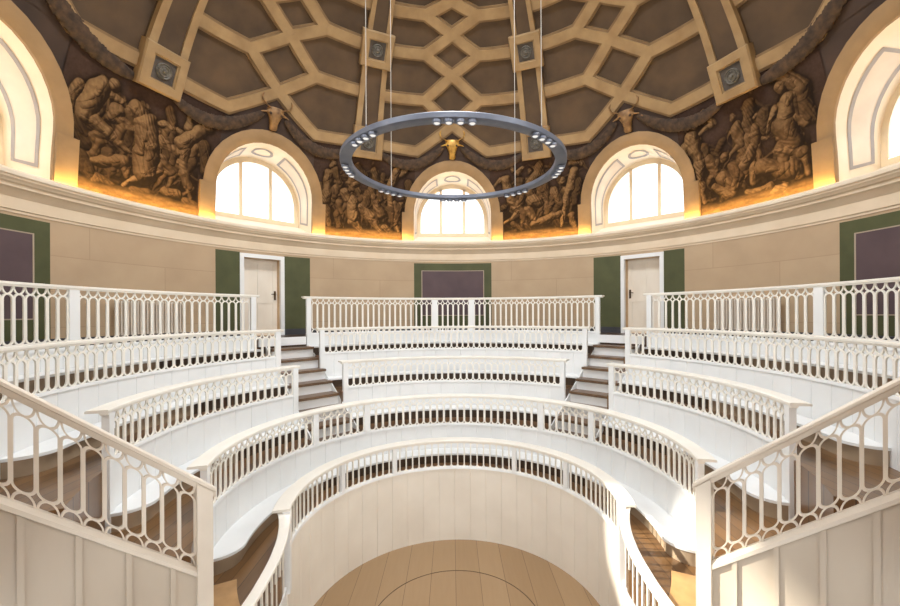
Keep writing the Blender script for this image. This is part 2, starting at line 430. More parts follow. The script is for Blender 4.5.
# ---- radiators on the wall behind the gallery rail
for s, lab in ((-1, 'pale column radiator on the wall left of the left door, behind the gallery balustrade'),
               (1, 'pale column radiator on the wall right of the right door, behind the gallery balustrade')):
    t = thing('radiator', lab, 'radiator', loc=P(6.86, R(66.6 * s), ZG))
    for i in range(22):
        a = s * (61.4 + i * .5); m = MB()
        for rr in (6.82, 6.89): m.tube(P(rr, R(a), 4.17), P(rr, R(a), 4.78), .016, n=6)
        m.box(P(6.855, R(a), 4.79), (.026, .10, .04), rz=-R(a)); m.box(P(6.855, R(a), 4.16), (.026, .10, .04), rz=-R(a))
        m.build('column', M['radiator'], t)
    for zz in (4.17, 4.785):
        m = MB(); m.revolve([(6.84, zz - .012), (6.87, zz - .012), (6.87, zz + .012), (6.84, zz + .012)], *sorted((s * 61.2, s * 72.1)), 1.5); m.build('header_pipe', M['radiator'], t)
    for a in (62.5, 71):
        m = MB(); m.box(P(6.86, R(a * s), 4.06), (.04, .1, .19), rz=-R(a * s)); m.build('foot', M['radiator'], t)
    rebase(t, P(6.86, R(66.6 * s), ZG))

# ================================================================== cornice
m = MB(); m.revolve([(7.04, 6.16), (6.985, 6.16), (6.985, 6.20), (6.965, 6.21), (6.965, 6.40), (6.945, 6.42), (6.93, 6.46), (6.90, 6.50), (6.88, 6.52), (6.84, 6.53), (6.84, 6.58),
                     (6.80, 6.60), (6.785, 6.63), (6.76, 6.65), (6.76, 6.69), (7.04, 6.69)], 0, 360, 2)
o = struct(m.build('trim_%d' % n_trim, M['cornice'])); n_trim += 1
m = MB(); m.revolve([(7.04, 6.69), (6.735, 6.69), (6.73, 6.70), (6.73, 6.755), (6.745, 6.775), (6.76, 6.78), (6.83, 6.74), (7.04, 6.74)], 0, 360, 2)
m.build('crown_moulding', M['cornice_light'], o)

# ================================================================== dome
WIN = [0, 45, 90, 135, 180, -135, -90, -45]
HW = 1.225; ZS = 7.68; ZB = 6.78; ZT = 9.60      # half width of the opening, springing, base, top of window zone
def arch(hw, zb, zs, n=18, ratio=1.0):
    pts = [(-hw, zb + (zs - zb) * i / 3) for i in range(3)]
    pts += [(-hw * cos(pi * i / n), zs + hw * ratio * sin(pi * i / n)) for i in range(n + 1)]
    pts += [(hw, zs - (zs - zb) * (i + 1) / 3) for i in range(3)]
    return pts
AR = arch(HW, ZB, ZS)
HS = R(22.5) * RW
def outer_pts(n):
    # spread along left side, top, right side
    tot = 2 * (ZT - ZB) + 2 * HS; out = []
    for i in range(n):
        s = tot * i / (n - 1)
        if s < ZT - ZB: out.append((-HS, ZB + s))
        elif s < ZT - ZB + 2 * HS: out.append((-HS + s - (ZT - ZB), ZT))
        else: out.append((HS, ZT - (s - (ZT - ZB) - 2 * HS)))
    return out
OP = outer_pts(len(AR))
m = MB()
for w in WIN:
    rings = []
    for i in range(9):
        f = i / 8
        rings.append([sph(R(w) + (a[0] * (1 - f) + b[0] * f) / RW, a[1] * (1 - f) + b[1] * f) for a, b in zip(AR, OP)])
    m.loft(rings, closed=False)
# corners of the rectangles
for w in WIN:
    k1 = [i for i, p in enumerate(OP) if p[0] == -HS and p[1] < ZT][-1]
    k2 = [i for i, p in enumerate(OP) if p[0] == HS and p[1] < ZT][0]
    for a, b, c in ((OP[k1], (-HS, ZT), OP[k1 + 1]), (OP[k2 - 1], (HS, ZT), OP[k2])):
        m.add([sph(R(w) + q[0] / RW, q[1]) for q in (a, b, c)], [(0, 1, 2)])
m.revolve([(math.sqrt(49 - .04 ** 2), 6.70), (math.sqrt(49 - .08 ** 2), 6.78)], 0, 360, 2, closed=False)
dl = struct(m.build('ceiling', M['dome_low']))
ph0 = math.degrees(math.asin((ZT - SPH_Z) / SPH_R))
m = MB(); m.revolve([(7 * cos(R(p)), SPH_Z + 7 * sin(R(p))) for p in np.linspace(ph0, 76, 26)], 0, 360, 2, closed=False)
struct(m.build('ceiling', M['dome']))
m = MB()
for w in WIN:    # coffers reach down between the ribs to the zig-zag border
    for sg in (-1, 1):
        rows = []
        for f in np.linspace(0, 1, 6):
            lo = 22.6 + (28.9 - 22.6) * 0
            th = 22.5 + (9.6 - 22.5) * f
            rows.append([sphp(w + sg * th, p, .012) for p in np.linspace(22.7, ph0 + .4, 3)])
        m.loft(rows, closed=False)
struct(m.build('ceiling', M['dome']))
m = MB()
for w in WIN:    # dark wedge over each window
    rows = []
    for f in np.linspace(-1, 1, 13):
        top = 28.9 - abs(f) * 6.3
        rows.append([sphp(w + f * 9.7, 22.0 + (top - 22.0) * g, .015) for g in (0, .33, .66, 1)])
    m.loft(rows, closed=False)
struct(m.build('ceiling', M['dome_low']))

def ribbon(mb, nodes, hw, h0, h1, sub=6, ext=0.):
    """raised strip on the dome along (theta, phi) nodes, hw half width in metres, from depth h0 to h1"""
    pts = []
    for (a, b) in zip(nodes, nodes[1:]):
        for i in range(sub): f = i / sub; pts.append((a[0] + (b[0] - a[0]) * f, a[1] + (b[1] - a[1]) * f))
    pts.append(nodes[-1])
    rings = []
    N = len(pts)
    P3 = [Vector(sphp(t, p)) for t, p in pts]; C = Vector((0, 0, SPH_Z))
    if ext:
        d0 = (P3[0] - P3[1]).normalized() * ext; P3[0] = P3[0] + d0
        d1 = (P3[-1] - P3[-2]).normalized() * ext; P3[-1] = P3[-1] + d1
    for i in range(N):
        nrm = (C - P3[i]).normalized()
        dd = (P3[min(i + 1, N - 1)] - P3[max(i - 1, 0)]).normalized()
        if 0 < i < N - 1:
            a_ = (P3[i] - P3[i - 1]).normalized(); b_ = (P3[i + 1] - P3[i]).normalized()
            sc = 1 / max(.5, math.sqrt(max(0.01, (1 + a_.dot(b_)) / 2)))
        else: sc = 1
        sd = dd.cross(nrm).normalized() * hw * sc
        q = P3[i]
        rings.append([q + sd + nrm * h0, q + sd * .97 + nrm * h1, q - sd * .97 + nrm * h1, q - sd + nrm * h0])
    mb.loft(rings)

jit = [0]
def j(): jit[0] = (jit[0] + 1) % 7; return jit[0] * .0013
RE = 19.3
for w in WIN:
    top, bot = MB(), MB()
    def seg(nodes, ext=.0):
        d = j(); ribbon(bot, [(w + a, b) for a, b in nodes], .170, -.03, .045 + d, ext=ext); ribbon(top, [(w + a, b) for a, b in nodes], .118, .02, .08 + d, ext=ext)
    C_ = [(0, 28.9), (0, 39.4), (0, 47.2), (0, 53.2), (0, 58.0)]
    Lx = [(9.6, 22.7), (7.8, 34.1), (8.1, 43.2), (8.5, 50.5), (8.8, 55.9)]
    for s in (-1, 1):
        seg([(s * RE, 23.3), (s * 9.6, 22.7), (0, 28.9)])
        for k in range(1, 5):
            seg([(s * RE, Lx[k][1] - .2 + .3 * 0), (s * Lx[k][0], Lx[k][1])], ext=.0)
            seg([C_[k - 1], (s * Lx[k][0], Lx[k][1]), C_[k]])
    seg([(-RE, 62), (0, 62), (RE, 62)])
    seg([(0, 58), (0, 62)])
    o = struct(bot.build('trim_%d' % n_trim, M['band_edge'])); n_trim += 1
    top.build('band_face', M['band'], o)

# ---- main ribs with square medallions
for w in [22.5 + 45 * k for k in range(8)]:
    w = w if w <= 180 else w - 360
    a, b = MB(), MB()
    ribbon(a, [(w, 23), (w, 42), (w, 60), (w, 74)], .42, -.02, .05, sub=10)
    # straight sided in azimuth: two strips
    def strip_rib(mb, o0, o1, h0, h1):
        rings = []
        for p in np.linspace(22.0, 74, 34):
            sc = 1.0
            rings.append([sphp(w + o0 * sc, p, h0), sphp(w + o0 * sc, p, h1), sphp(w + o1 * sc, p, h1), sphp(w + o1 * sc, p, h0)])
        mb.loft(rings)
    base = MB()
    rings = []
    for p in np.linspace(23, 74, 30): rings.append([sphp(w - 3.55, p, -.02), sphp(w - 3.45, p, .11), sphp(w + 3.45, p, .11), sphp(w + 3.55, p, -.02)])
    base.loft(rings)
    o = struct(base.build('trim_%d' % n_trim, M['dome'])); n_trim += 1
    f = MB(); strip_rib(f, -3.5, -2.1, .0, .16); strip_rib(f, 2.1, 3.5, .0, .16); f.build('rib_strip', M['band'], o)
    for ph in (23.4, 42.6, 60.5):
        c = Vector(sphp(w, ph)); nrm = (Vector((0, 0, SPH_Z)) - c).normalized(); ux = Vector((cos(R(w)), -sin(R(w)), 0)); uy = nrm.cross(ux).normalized()
        if uy.z < 0: uy = -uy
        hs = .42 if ph < 30 else .41 * cos(R(ph)) / cos(R(42)) 
        hy = hs * 1.0
        def q(x, y, h): return c + ux * x + uy * y + nrm * h
        m = MB()
        iw = hs * .50
        # outer frame with bevelled step, open field in the middle
        rings = []
        prof = [(hs, .0), (hs, .20), (hs * .94, .235), (iw * 1.16, .235), (iw * 1.10, .20), (iw, .20), (iw, .17)]
        sq = [(-1, -1), (1, -1), (1, 1), (-1, 1)]
        m.loft([[q(sx * d_, sy * d_, h_) for sx, sy in sq] for d_, h_ in prof], closed=True, cap=False)
        md = m.build('medallion', M['band'], o)
        m = MB(); m.add([q(sx * iw * 1.02, sy * iw * 1.02, .175) for sx, sy in sq], [(0, 1, 2, 3)]); m.build('medallion_field', M['medfield'], o)
        m = MB(); rr = iw * .72; nn = 28; rings = []
        for d_, h_ in ((1, .175), (1, .20), (.90, .215), (.82, .20), (.72, .195), (.6, .215), (.5, .20), (.3, .205), (.22, .235), (.05, .245)):
            rings.append([q(rr * d_ * (1 + .05 * cos(8 * 2 * pi * i / nn) * (d_ < .75)) * cos(2 * pi * i / nn), rr * d_ * (1 + .05 * cos(8 * 2 * pi * i / nn) * (d_ < .75)) * sin(2 * pi * i / nn), h_) for i in range(nn)])
        m.loft(rings); m.build('rosette', M['bronze'], o)
# lantern kerb at the crown
m = MB(); m.revolve([(1.62, 13.55), (1.62, 13.30), (1.95, 13.22), (2.05, 13.3), (1.75, 13.6)], 0, 360, 4); struct(m.build('trim_%d' % n_trim, M['band'])); n_trim += 1

# ================================================================== windows
GL = 7.66          # glass plane
for wi, w in enumerate(WIN):
    th = R(w); tx = Vector((cos(th), -sin(th), 0)); nr = Vector((sin(th), cos(th), 0))
    def W(u, d, z): v = nr * d + tx * u; return (v.x, v.y, z)
    HG = 1.17; ZG0 = 7.10
    inner = AR; outer = arch(HG, ZG0, 7.62)
    # reveal (tunnel)
    m = MB(); rings = []
    A0 = [sph(th + a[0] / RW, a[1]) for a in inner]
    A0[0] = sph(th + inner[0][0] / RW, ZB - .03); A0[-1] = sph(th + inner[-1][0] / RW, ZB - .03)
    A1 = [W(b[0], GL + .05, b[1]) for b in outer]
    A1[0] = W(outer[0][0], GL + .05, ZG0 - .05); A1[-1] = W(outer[-1][0], GL + .05, ZG0 - .05)
    for f in (0, .25, .5, .75, 1): rings.append([tuple(Vector(a).lerp(Vector(b), f)) for a, b in zip(A0, A1)])
    m.loft(rings, closed=False)
    rv = struct(m.build('window_%d' % (wi + 1), M['reveal']))
    # painted border and panel on the reveal (slightly proud)
    def T(k, f, off=.006):     # k index (float) along arch, f depth
        i = min(int(k), len(A0) - 2); g = k - i
        a = Vector(A0[i]).lerp(Vector(A0[i + 1]), g); b = Vector(A1[i]).lerp(Vector(A1[i + 1]), g)
        p = a.lerp(b, f); ctr = Vector(W(0, (nr.dot(p)), max(p.z if p.z < ZS else ZS, ZB)))
        return tuple(p + (ctr - p).normalized() * off)
    nA = len(A0) - 1
    def band_on(mb, k0, k1, f0, f1, off):
        N_ = 24; mb.loft([[T(k0 + (k1 - k0) * i / N_, f0, off), T(k0 + (k1 - k0) * i / N_, f1, off)] for i in range(N_ + 1)], closed=False)
    pm, lm = MB(), MB()
    for k0, k1 in ((.75, 9.6), (nA - 9.6, nA - .75)):
        band_on(pm, k0, k1, .22, .74, .005)
        band_on(lm, k0, k1, .22, .29, .010); band_on(lm, k0, k1, .67, .74, .010)
        band_on(lm, k0, k0 + (.2 if k0 < 2 else .3), .22, .74, .010); band_on(lm, k1 - (.3 if k0 < 2 else .2), k1, .22, .74, .010)
    # oval ring at the crown of the soffit
    kc = nA / 2; N_ = 26; rg = []
    for i in range(N_ + 1):
        g = 2 * pi * i / N_; rg.append([T(kc + 1.35 * cos(g), .48 + .22 * sin(g), .010), T(kc + 1.0 * cos(g), .48 + .15 * sin(g), .010)])
    lm.loft(rg, closed=False)
    pm.build('reveal_panel', M['reveal_panel'], rv); lm.build('reveal_border', M['reveal_line'], rv)
    # sill
    m = MB(); rings = []
    s0 = [Vector(sph(th + x / RW, ZB + .0, .0)) for x in np.linspace(-HW - .01, HW + .01, 9)]
    s1 = [Vector(W(x, GL, ZG0)) for x in np.linspace(-HG, HG, 9)]
    m.loft([[tuple(v) for v in s0], [tuple(v) for v in s1], [tuple(v - Vector((0, 0, .12))) for v in s1], [tuple(v - Vector((0, 0, .09))) for v in s0]], closed=False, cap=False)
    m.build('window_sill', M['reveal'], rv)
    # frame
    m = MB()
    fo, fi = arch(HG + .02, ZG0 - .02, 7.62, 24), arch(HG - .12, ZG0 + .10, 7.62, 24)
    m.loft([[W(a[0], d, a[1]) for a in pts] for pts, d in ((fo, GL), (fo, GL - .05), (fi, GL - .05), (fi, GL))], closed=False)
    bxm = lambda u0, u1, z0, z1, d0, d1: m.hexa([W(u0, d0, z0), W(u1, d0, z0), W(u1, d1, z0), W(u0, d1, z0), W(u0, d0, z1), W(u1, d0, z1), W(u1, d1, z1), W(u0, d1, z1)])
    bxm(-HG, HG, ZG0 - .02, ZG0 + .09, GL - .055, GL)
    m.build('window_frame', M['frame'], rv)
    for u in (-.385, .385):
        m = MB(); zt = 7.62 + math.sqrt((HG - .07) ** 2 - u * u); bxm(u - .042, u + .042, ZG0 + .08, zt, GL - .05, GL); m.build('mullion', M['frame'], rv)
    m = MB(); ga = arch(HG - .05, ZG0 + .05, 7.62, 24); m.add([W(a[0], GL - .02, a[1]) for a in ga], [tuple(range(len(ga)))]); m.build('pane', M['glass'], rv, smooth=False)
    # flat arched surround on the dome face, with plinth blocks
    m = MB(); so = arch(HW + .29, ZB, ZS)
    def sf(p, off): return sph(th + p[0] / RW, p[1], off)
    si = [(a[0], a[1]) for a in inner]
    m.loft([[sf(p, -.02) for p in si], [sf(p, .05) for p in si], [sf((p[0] + (q_[0] - p[0]) * .22, p[1] + (q_[1] - p[1]) * .22), .065) for p, q_ in zip(si, so)],
            [sf((p[0] + (q_[0] - p[0]) * .85, p[1] + (q_[1] - p[1]) * .85), .065) for p, q_ in zip(si, so)], [sf(p, .045) for p in so], [sf(p, -.02) for p in so]], closed=False, cap=False)
    for s in (-1, 1):
        p4 = [(s * (HW + .01), ZB), (s * (HW + .37), ZB), (s * (HW + .37), ZS - .02), (s * (HW + .01), ZS - .02)]
        m.add([sf(p, -.02) for p in p4] + [sf(p, .075) for p in p4], [(4, 5, 6, 7), (0, 1, 5, 4), (1, 2, 6, 5), (2, 3, 7, 6), (3, 0, 4, 7)])
    m.build('window_surround', M['surround'], rv)

# ---- warm light strips lying in the cornice gutter between the windows
for c in [22.5 + 45 * k for k in range(8)]:
    c = c if c <= 180 else c - 360
    if abs(c) > 120: continue
    m = MB(); m.revolve([(6.80, 6.762), (6.80, 6.782), (6.83, 6.782), (6.83, 6.762)], c - 12.7, c + 12.7, 2)
    o = m.build('light_strip', M['led'])
    place = {22.5: 'first bay right of central window', -22.5: 'first bay left of central window', 67.5: 'bay outside the right arched window', -67.5: 'bay outside the left arched window',
             }.get(c, 'bay beyond the far %s window' % ('right' if c > 0 else 'left'))
    tag(o, 'warm yellow light strip on the cornice, ' + place, 'light strip', 'light strips on the cornice')

# ================================================================== painted figure panels
FIG = {
'A': [[-73.2,8.86,-73.2,8.86,0.122,0.122,1],[-75.1,8.7,-76.5,8.18,0.28,0.227,1],[-77.8,8.58,-78.8,8.1,0.111,0.072,0.9],[-74.1,8.69,-72.1,8.66,0.107,0.08,0.9],[-76.3,8.17,-73.3,8.01,0.184,0.131,1],[-73.3,8.01,-69.6,7.79,0.113,0.06,1],[-77.5,7.94,-75.8,7.7,0.221,0.195,0.35],[-69.7,8.65,-67.7,8.42,0.137,0.165,0.9],[-67.8,8.39,-67.0,8.01,0.304,0.345,1],[-67.0,8.01,-67.1,7.47,0.345,0.317,0.9],[-72.2,8.46,-72.6,8.3,0.149,0.122,0.8],[-71.8,8.29,-69.7,8.24,0.122,0.095,0.8],[-65.0,7.57,-70.3,7.13,0.118,0.069,1],[-74.4,7.43,-70.5,7.57,0.157,0.171,0.8],[-70.5,7.57,-69.8,7.31,0.108,0.081,0.8],[-76.5,7.43,-75.0,7.11,0.194,0.168,0.35],[-64.9,8.2,-64.9,7.6,0.098,0.105,1],[-64.9,8.2,-62.3,8.09,0.133,0.154,1],[-57.4,8.8,-57.4,8.8,0.131,0.131,1],[-58.9,8.66,-61.4,8.3,0.195,0.231,1],[-60.9,9.04,-60.7,8.66,0.079,0.108,1],[-65.0,8.55,-62.0,8.5,0.105,0.091,1],[-61.0,8.21,-60.9,7.64,0.142,0.085,1],[-57.7,8.4,-56.5,7.85,0.188,0.217,0.4],[-60.8,7.58,-66.1,6.98,0.042,0.035,0.8],[-63.6,7.2,-61.8,7.19,0.153,0.125,0.7],[-60.0,7.08,-57.9,6.99,0.169,0.127,0.5],[-74.3,7.09,-72.0,7.05,0.13,0.091,0.6],[-64.1,8.83,-63.2,8.34,0.113,0.099,0.6],[-68.9,7.03,-66.5,7.11,0.094,0.094,0.5]] ,
'B': [[-30.6,8.78,-30.6,8.78,0.109,0.109,0.8],[-31.3,8.53,-31.6,7.79,0.185,0.141,0.8],[-31.6,7.79,-30.9,7.08,0.108,0.076,0.7],[-30.2,8.5,-27.4,7.07,0.033,0.033,1],[-27.4,8.06,-26.5,7.92,0.197,0.197,0.8],[-25.2,7.83,-25.1,7.42,0.263,0.252,1],[-24.9,8.35,-24.9,8.35,0.121,0.121,0.9],[-23.6,7.7,-20.6,7.46,0.186,0.132,1],[-21.5,7.51,-18.6,7.07,0.132,0.088,1],[-25.5,7.3,-23.3,7.01,0.142,0.109,0.8],[-20.3,8.05,-18.4,7.54,0.199,0.188,0.8],[-21.0,8.25,-19.8,8.0,0.122,0.122,0.7],[-14.6,9.05,-14.6,9.05,0.112,0.112,0.8],[-14.5,8.8,-16.2,8.35,0.201,0.168,0.9],[-11.5,8.95,-13.5,8.71,0.09,0.101,0.9],[-16.2,8.3,-15.7,7.67,0.145,0.095,1],[-15.7,7.67,-13.8,7.08,0.083,0.061,1],[-13.4,7.85,-14.7,7.3,0.111,0.089,0.7],[-11.4,8.5,-11.3,7.76,0.146,0.168,0.4],[-29.0,7.47,-28.5,7.11,0.141,0.108,0.5],[-33.1,8.21,-32.5,7.82,0.086,0.086,0.4],[-17.5,7.17,-16.1,7.06,0.11,0.099,0.7],[-24.6,8.79,-22.7,8.58,0.132,0.132,0.35]] ,
'C': [[16.0,8.86,16.0,8.86,0.101,0.101,1],[14.0,8.61,15.0,8.24,0.201,0.179,1],[18.6,8.89,17.1,8.76,0.078,0.089,1],[12.8,8.6,11.3,8.45,0.09,0.067,0.9],[15.2,8.05,17.2,7.66,0.145,0.111,1],[17.2,7.66,13.7,7.33,0.094,0.066,1],[13.5,7.8,13.5,7.8,0.167,0.167,0.6],[22.2,8.65,20.0,8.47,0.144,0.155,0.8],[19.2,8.28,17.8,7.93,0.167,0.144,0.6],[22.1,7.88,21.0,7.94,0.243,0.276,0.9],[19.3,7.7,21.5,7.32,0.155,0.155,0.9],[20.8,7.25,27.2,7.47,0.121,0.165,0.9],[30.9,8.82,33.1,8.75,0.098,0.087,0.8],[31.4,8.59,30.3,8.17,0.163,0.196,1],[28.6,8.4,28.6,8.4,0.109,0.109,0.9],[29.6,8.08,28.6,7.58,0.142,0.098,1],[28.6,7.58,27.9,7.12,0.087,0.06,1],[26.3,8.14,27.5,7.81,0.132,0.132,0.8],[25.7,7.83,25.0,7.63,0.131,0.11,0.6],[30.3,7.4,31.3,6.99,0.119,0.097,0.7],[33.1,8.8,35.5,8.49,0.076,0.043,0.7],[32.3,8.28,31.2,7.75,0.141,0.163,0.35],[24.3,8.37,24.6,7.95,0.132,0.132,0.5],[15.8,7.29,18.1,7.1,0.111,0.077,0.5]] ,
'D': [[58.7,8.91,58.7,8.91,0.131,0.131,1],[57.5,8.63,58.4,8.18,0.248,0.204,1],[56.1,8.5,56.4,8.31,0.11,0.095,0.9],[60.3,9.08,62.0,8.79,0.087,0.087,1],[62.0,8.79,59.4,8.69,0.086,0.072,0.9],[55.9,8.93,62.5,7.96,0.037,0.037,0.9],[58.5,8.09,58.5,7.69,0.144,0.101,1],[58.5,7.69,58.9,7.09,0.086,0.058,1],[60.2,8.05,61.6,7.7,0.129,0.115,0.7],[56.6,7.94,57.1,7.43,0.145,0.102,0.35],[73.8,8.89,73.8,8.89,0.135,0.135,1],[72.6,9.12,75.1,9.01,0.096,0.137,0.8],[75.1,9.01,76.7,8.68,0.135,0.148,0.8],[76.7,8.68,76.7,8.18,0.146,0.173,0.5],[74.4,8.62,73.8,8.38,0.202,0.228,1],[73.8,8.36,76.4,8.07,0.107,0.081,0.9],[73.3,8.18,74.3,7.81,0.282,0.242,0.7],[72.3,7.76,75.5,7.59,0.134,0.107,1],[75.5,7.59,76.1,7.15,0.085,0.059,0.9],[72.2,8.55,70.7,8.24,0.095,0.082,1],[68.6,8.25,68.6,8.25,0.117,0.117,0.9],[67.8,8.06,66.3,7.7,0.152,0.138,1],[68.9,8.14,70.6,8.11,0.062,0.055,0.9],[67.6,7.65,67.6,7.29,0.096,0.076,0.9],[62.3,7.62,64.0,7.33,0.198,0.184,0.8],[63.0,7.99,63.0,7.99,0.113,0.113,0.8],[64.3,7.78,65.0,7.52,0.154,0.14,0.6],[69.2,7.56,73.4,7.29,0.231,0.231,0.8],[66.6,7.1,70.3,7.11,0.082,0.096,0.8],[60.8,7.44,63.5,7.17,0.099,0.142,0.8],[70.9,6.98,72.3,6.99,0.134,0.134,0.9],[73.8,7.4,74.9,7.15,0.145,0.093,0.7],[77.3,8.22,77.7,8.05,0.118,0.092,0.4],[70.3,8.59,70.1,8.29,0.124,0.124,0.5]] ,
}
CEN = {'A': -67.5, 'B': -22.5, 'C': 22.5, 'D': 67.5}
LAB = {'A': 'large sepia painting of a rearing horse among struggling figures, far left of the dome base',
       'B': 'sepia painting of crowded robed figures, directly left of the central window',
       'C': 'sepia painting of entwined nude figures, directly right of the central window',
       'D': 'large sepia painting of seated woman, standing man and lying goat, far right of dome base'}
rng = np.random.RandomState(3)
def vnoise(X, Y, f, seed):
    rs = np.random.RandomState(seed); G = rs.rand(64, 64); x = X * f; y = Y * f
    xi = np.floor(x).astype(int); yi = np.floor(y).astype(int); fx = x - xi; fy = y - yi
    fx = fx * fx * (3 - 2 * fx); fy = fy * fy * (3 - 2 * fy)
    g = lambda a, b: G[a % 64, b % 64]
    return (g(xi, yi) * (1 - fx) + g(xi + 1, yi) * fx) * (1 - fy) + (g(xi, yi + 1) * (1 - fx) + g(xi + 1, yi + 1) * fx) * fy
for key, caps in FIG.items():
    c = CEN[key]; NX, NY = 330, 270
    X = np.linspace(-1.165, 1.165, NX)[None, :].repeat(NY, 0); Z = np.linspace(6.785, 9.40, NY)[:, None].repeat(NX, 1)
    half = 12.6
    TH = c + X / 1.165 * half
    K = 6.6 * pi / 180
    U = (TH - c) * K; V = Z
    wu = U + .03 * (vnoise(U + 9, V, 6, 1) - .5) * 2; wv = V + .03 * (vnoise(U + 9, V, 6, 2) - .5) * 2
    H = np.zeros_like(U); B = np.zeros_like(U); rs = np.random.RandomState(ord(key))
    full = []
    def figure(fx, fz, sc, br):
        out = []; lean = rs.normal(0, .35)
        def cpx(x1, z1, x2, z2, r1, r2, bb=br): out.append((c + (fx + x1 * sc) / K, fz + z1 * sc, c + (fx + x2 * sc) / K, fz + z2 * sc, r1 * sc, r2 * sc, bb))
        sx, sz = .3 * sin(lean), .3 * cos(lean); cpx(0, 0, sx, sz, .10, .13); cpx(sx, sz, sx - .1, sz - .02, .06, .06); cpx(sx, sz, sx + .1, sz - .02, .06, .06)
        cpx(sx * 1.75, sz + .22, sx * 1.8, sz + .24, .07, .065, br * 1.15)
        for sg in (-1, 1):
            a1 = rs.uniform(-2.6, .6); ex, ez = sx + sg * .13 + .19 * sg * cos(a1), sz + .19 * sin(a1); a2 = a1 + rs.uniform(-1.6, 1.6)
            cpx(sx + sg * .13, sz, ex, ez, .048, .038); cpx(ex, ez, ex + .17 * sg * cos(a2), ez + .17 * sin(a2), .038, .022)
            a1 = -1.5 + rs.uniform(-.9, .9); kx, kz = sg * .06 + .26 * cos(a1), .26 * sin(a1); a2 = -1.55 + rs.uniform(-.7, .7)
            cpx(sg * .06, -.02, kx, kz, .075, .052); cpx(kx, kz, kx + .25 * cos(a2), kz + .25 * sin(a2), .052, .026); cpx(kx + .25 * cos(a2), kz + .25 * sin(a2), kx + .25 * cos(a2) + .07 * sg, kz + .25 * sin(a2) - .02, .028, .018)
        return out
    bgf = []
    caps = [(t1, z1, t2, z2, r1 * (.74 if r1 > .15 else 1), r2 * (.74 if r2 > .15 else 1), bb) for (t1, z1, t2, z2, r1, r2, bb) in caps]
    for q_ in range(20): bgf += figure(rs.uniform(-.92, .92), rs.uniform(7.35, 8.6), rs.uniform(.8, 1.15), rs.uniform(.35, .8))
    for cp in caps:
        (t1, z1, t2, z2, r1, r2, bb) = cp; full.append(cp)
        x1, x2 = (t1 - c) * K, (t2 - c) * K; L = math.hypot(x2 - x1, z2 - z1)
        if max(r1, r2) < .06: continue
        for q_ in range(int(2 + L / .16)):          # muscle and drapery forms lying on the larger masses
            f = rs.rand(); rr = r1 + (r2 - r1) * f; an = math.atan2(z2 - z1, x2 - x1 + 1e-6) + rs.normal(0, .5)
            ox = x1 + (x2 - x1) * f + rs.uniform(-.6, .6) * rr; oz = z1 + (z2 - z1) * f + rs.uniform(-.6, .6) * rr; l2 = rr * rs.uniform(.3, .8)
            full.append((c + (ox - l2 * cos(an)) / K, oz - l2 * sin(an), c + (ox + l2 * cos(an)) / K, oz + l2 * sin(an), rr * rs.uniform(.25, .4), rr * rs.uniform(.12, .3), -bb * rs.uniform(.6, 1.15)))
    for q_ in range(70):                            # small crowded limbs and cloth between the figures
        ox = rs.uniform(-.98, .98); oz = 6.95 + 1.75 * rs.rand() ** 1.3; an = rs.uniform(0, pi); l2 = rs.uniform(.05, .16)
        full.insert(0, (c + (ox - l2 * cos(an)) / K, oz - l2 * sin(an), c + (ox + l2 * cos(an)) / K, oz + l2 * sin(an), rs.uniform(.03, .07), rs.uniform(.02, .05), rs.uniform(.15, .5)))
    full = bgf + full
    for (t1, z1, t2, z2, r1, r2, b) in full:
        a = np.array([(t1 - c) * K, z1]); d = np.array([(t2 - c) * K, z2]) - a; L = (d @ d) + 1e-9
        t = np.clip(((wu - a[0]) * d[0] + (wv - a[1]) * d[1]) / L, 0, 1)
        rr = r1 + (r2 - r1) * t; D = np.hypot(wu - a[0] - t * d[0], wv - a[1] - t * d[1]) / rr
        if b < 0:
            h = .38 * np.sqrt(np.clip(1 - D * D, 0, 1)) * rr; mk = (D < 1) & (H > .03); H = np.where(mk, H + h, H); B = np.where(mk, B * .5 - b * .5, B); continue
        h = np.sqrt(np.clip(1 - D * D, 0, 1)) * rr * (1.1 + .5 * b)
        mk = h > H; H = np.where(mk, h, H); B = np.where(mk, b, B)
    warp = vnoise(U + 9, V, 2.5, 31) * 5
    folds = .022 * np.abs(np.sin((U * 1.2 + V * .8) * 26 + warp * 2.2)) * vnoise(U + 9, V, 3, 5) + .018 * vnoise(U + 9, V, 13, 6)
    H2 = H + folds * (.5 + (H > .02))
    gy, gx = np.gradient(H2, Z[1, 0] - Z[0, 0], (U[0, 1] - U[0, 0]))
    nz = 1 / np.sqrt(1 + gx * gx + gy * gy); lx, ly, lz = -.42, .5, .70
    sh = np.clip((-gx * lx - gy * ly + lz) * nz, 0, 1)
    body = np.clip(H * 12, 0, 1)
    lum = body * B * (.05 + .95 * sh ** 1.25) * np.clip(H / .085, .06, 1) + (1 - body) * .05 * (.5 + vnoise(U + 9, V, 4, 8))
    # ground strip at the foot of the painting
    gnd = np.clip((7.05 + .1 * vnoise(U + 9, V * 0, 3, 11) - V) / .12, 0, 1) * (.35 + .35 * vnoise(U + 9, V * 3, 8, 12))
    lum = np.maximum(lum, gnd * .8)
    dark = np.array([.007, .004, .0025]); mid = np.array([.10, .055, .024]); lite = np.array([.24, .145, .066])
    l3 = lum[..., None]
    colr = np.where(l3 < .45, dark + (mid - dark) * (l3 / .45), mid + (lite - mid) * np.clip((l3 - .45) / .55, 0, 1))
    # free outline: outside the figure group show the dome paint
    base = np.array([.045, .026, .019]) * (.85 + .3 * vnoise(U + 9, V, 5, 21))[..., None]
    rad = np.clip(H * 30, 0, 1)
    bl = H.copy()
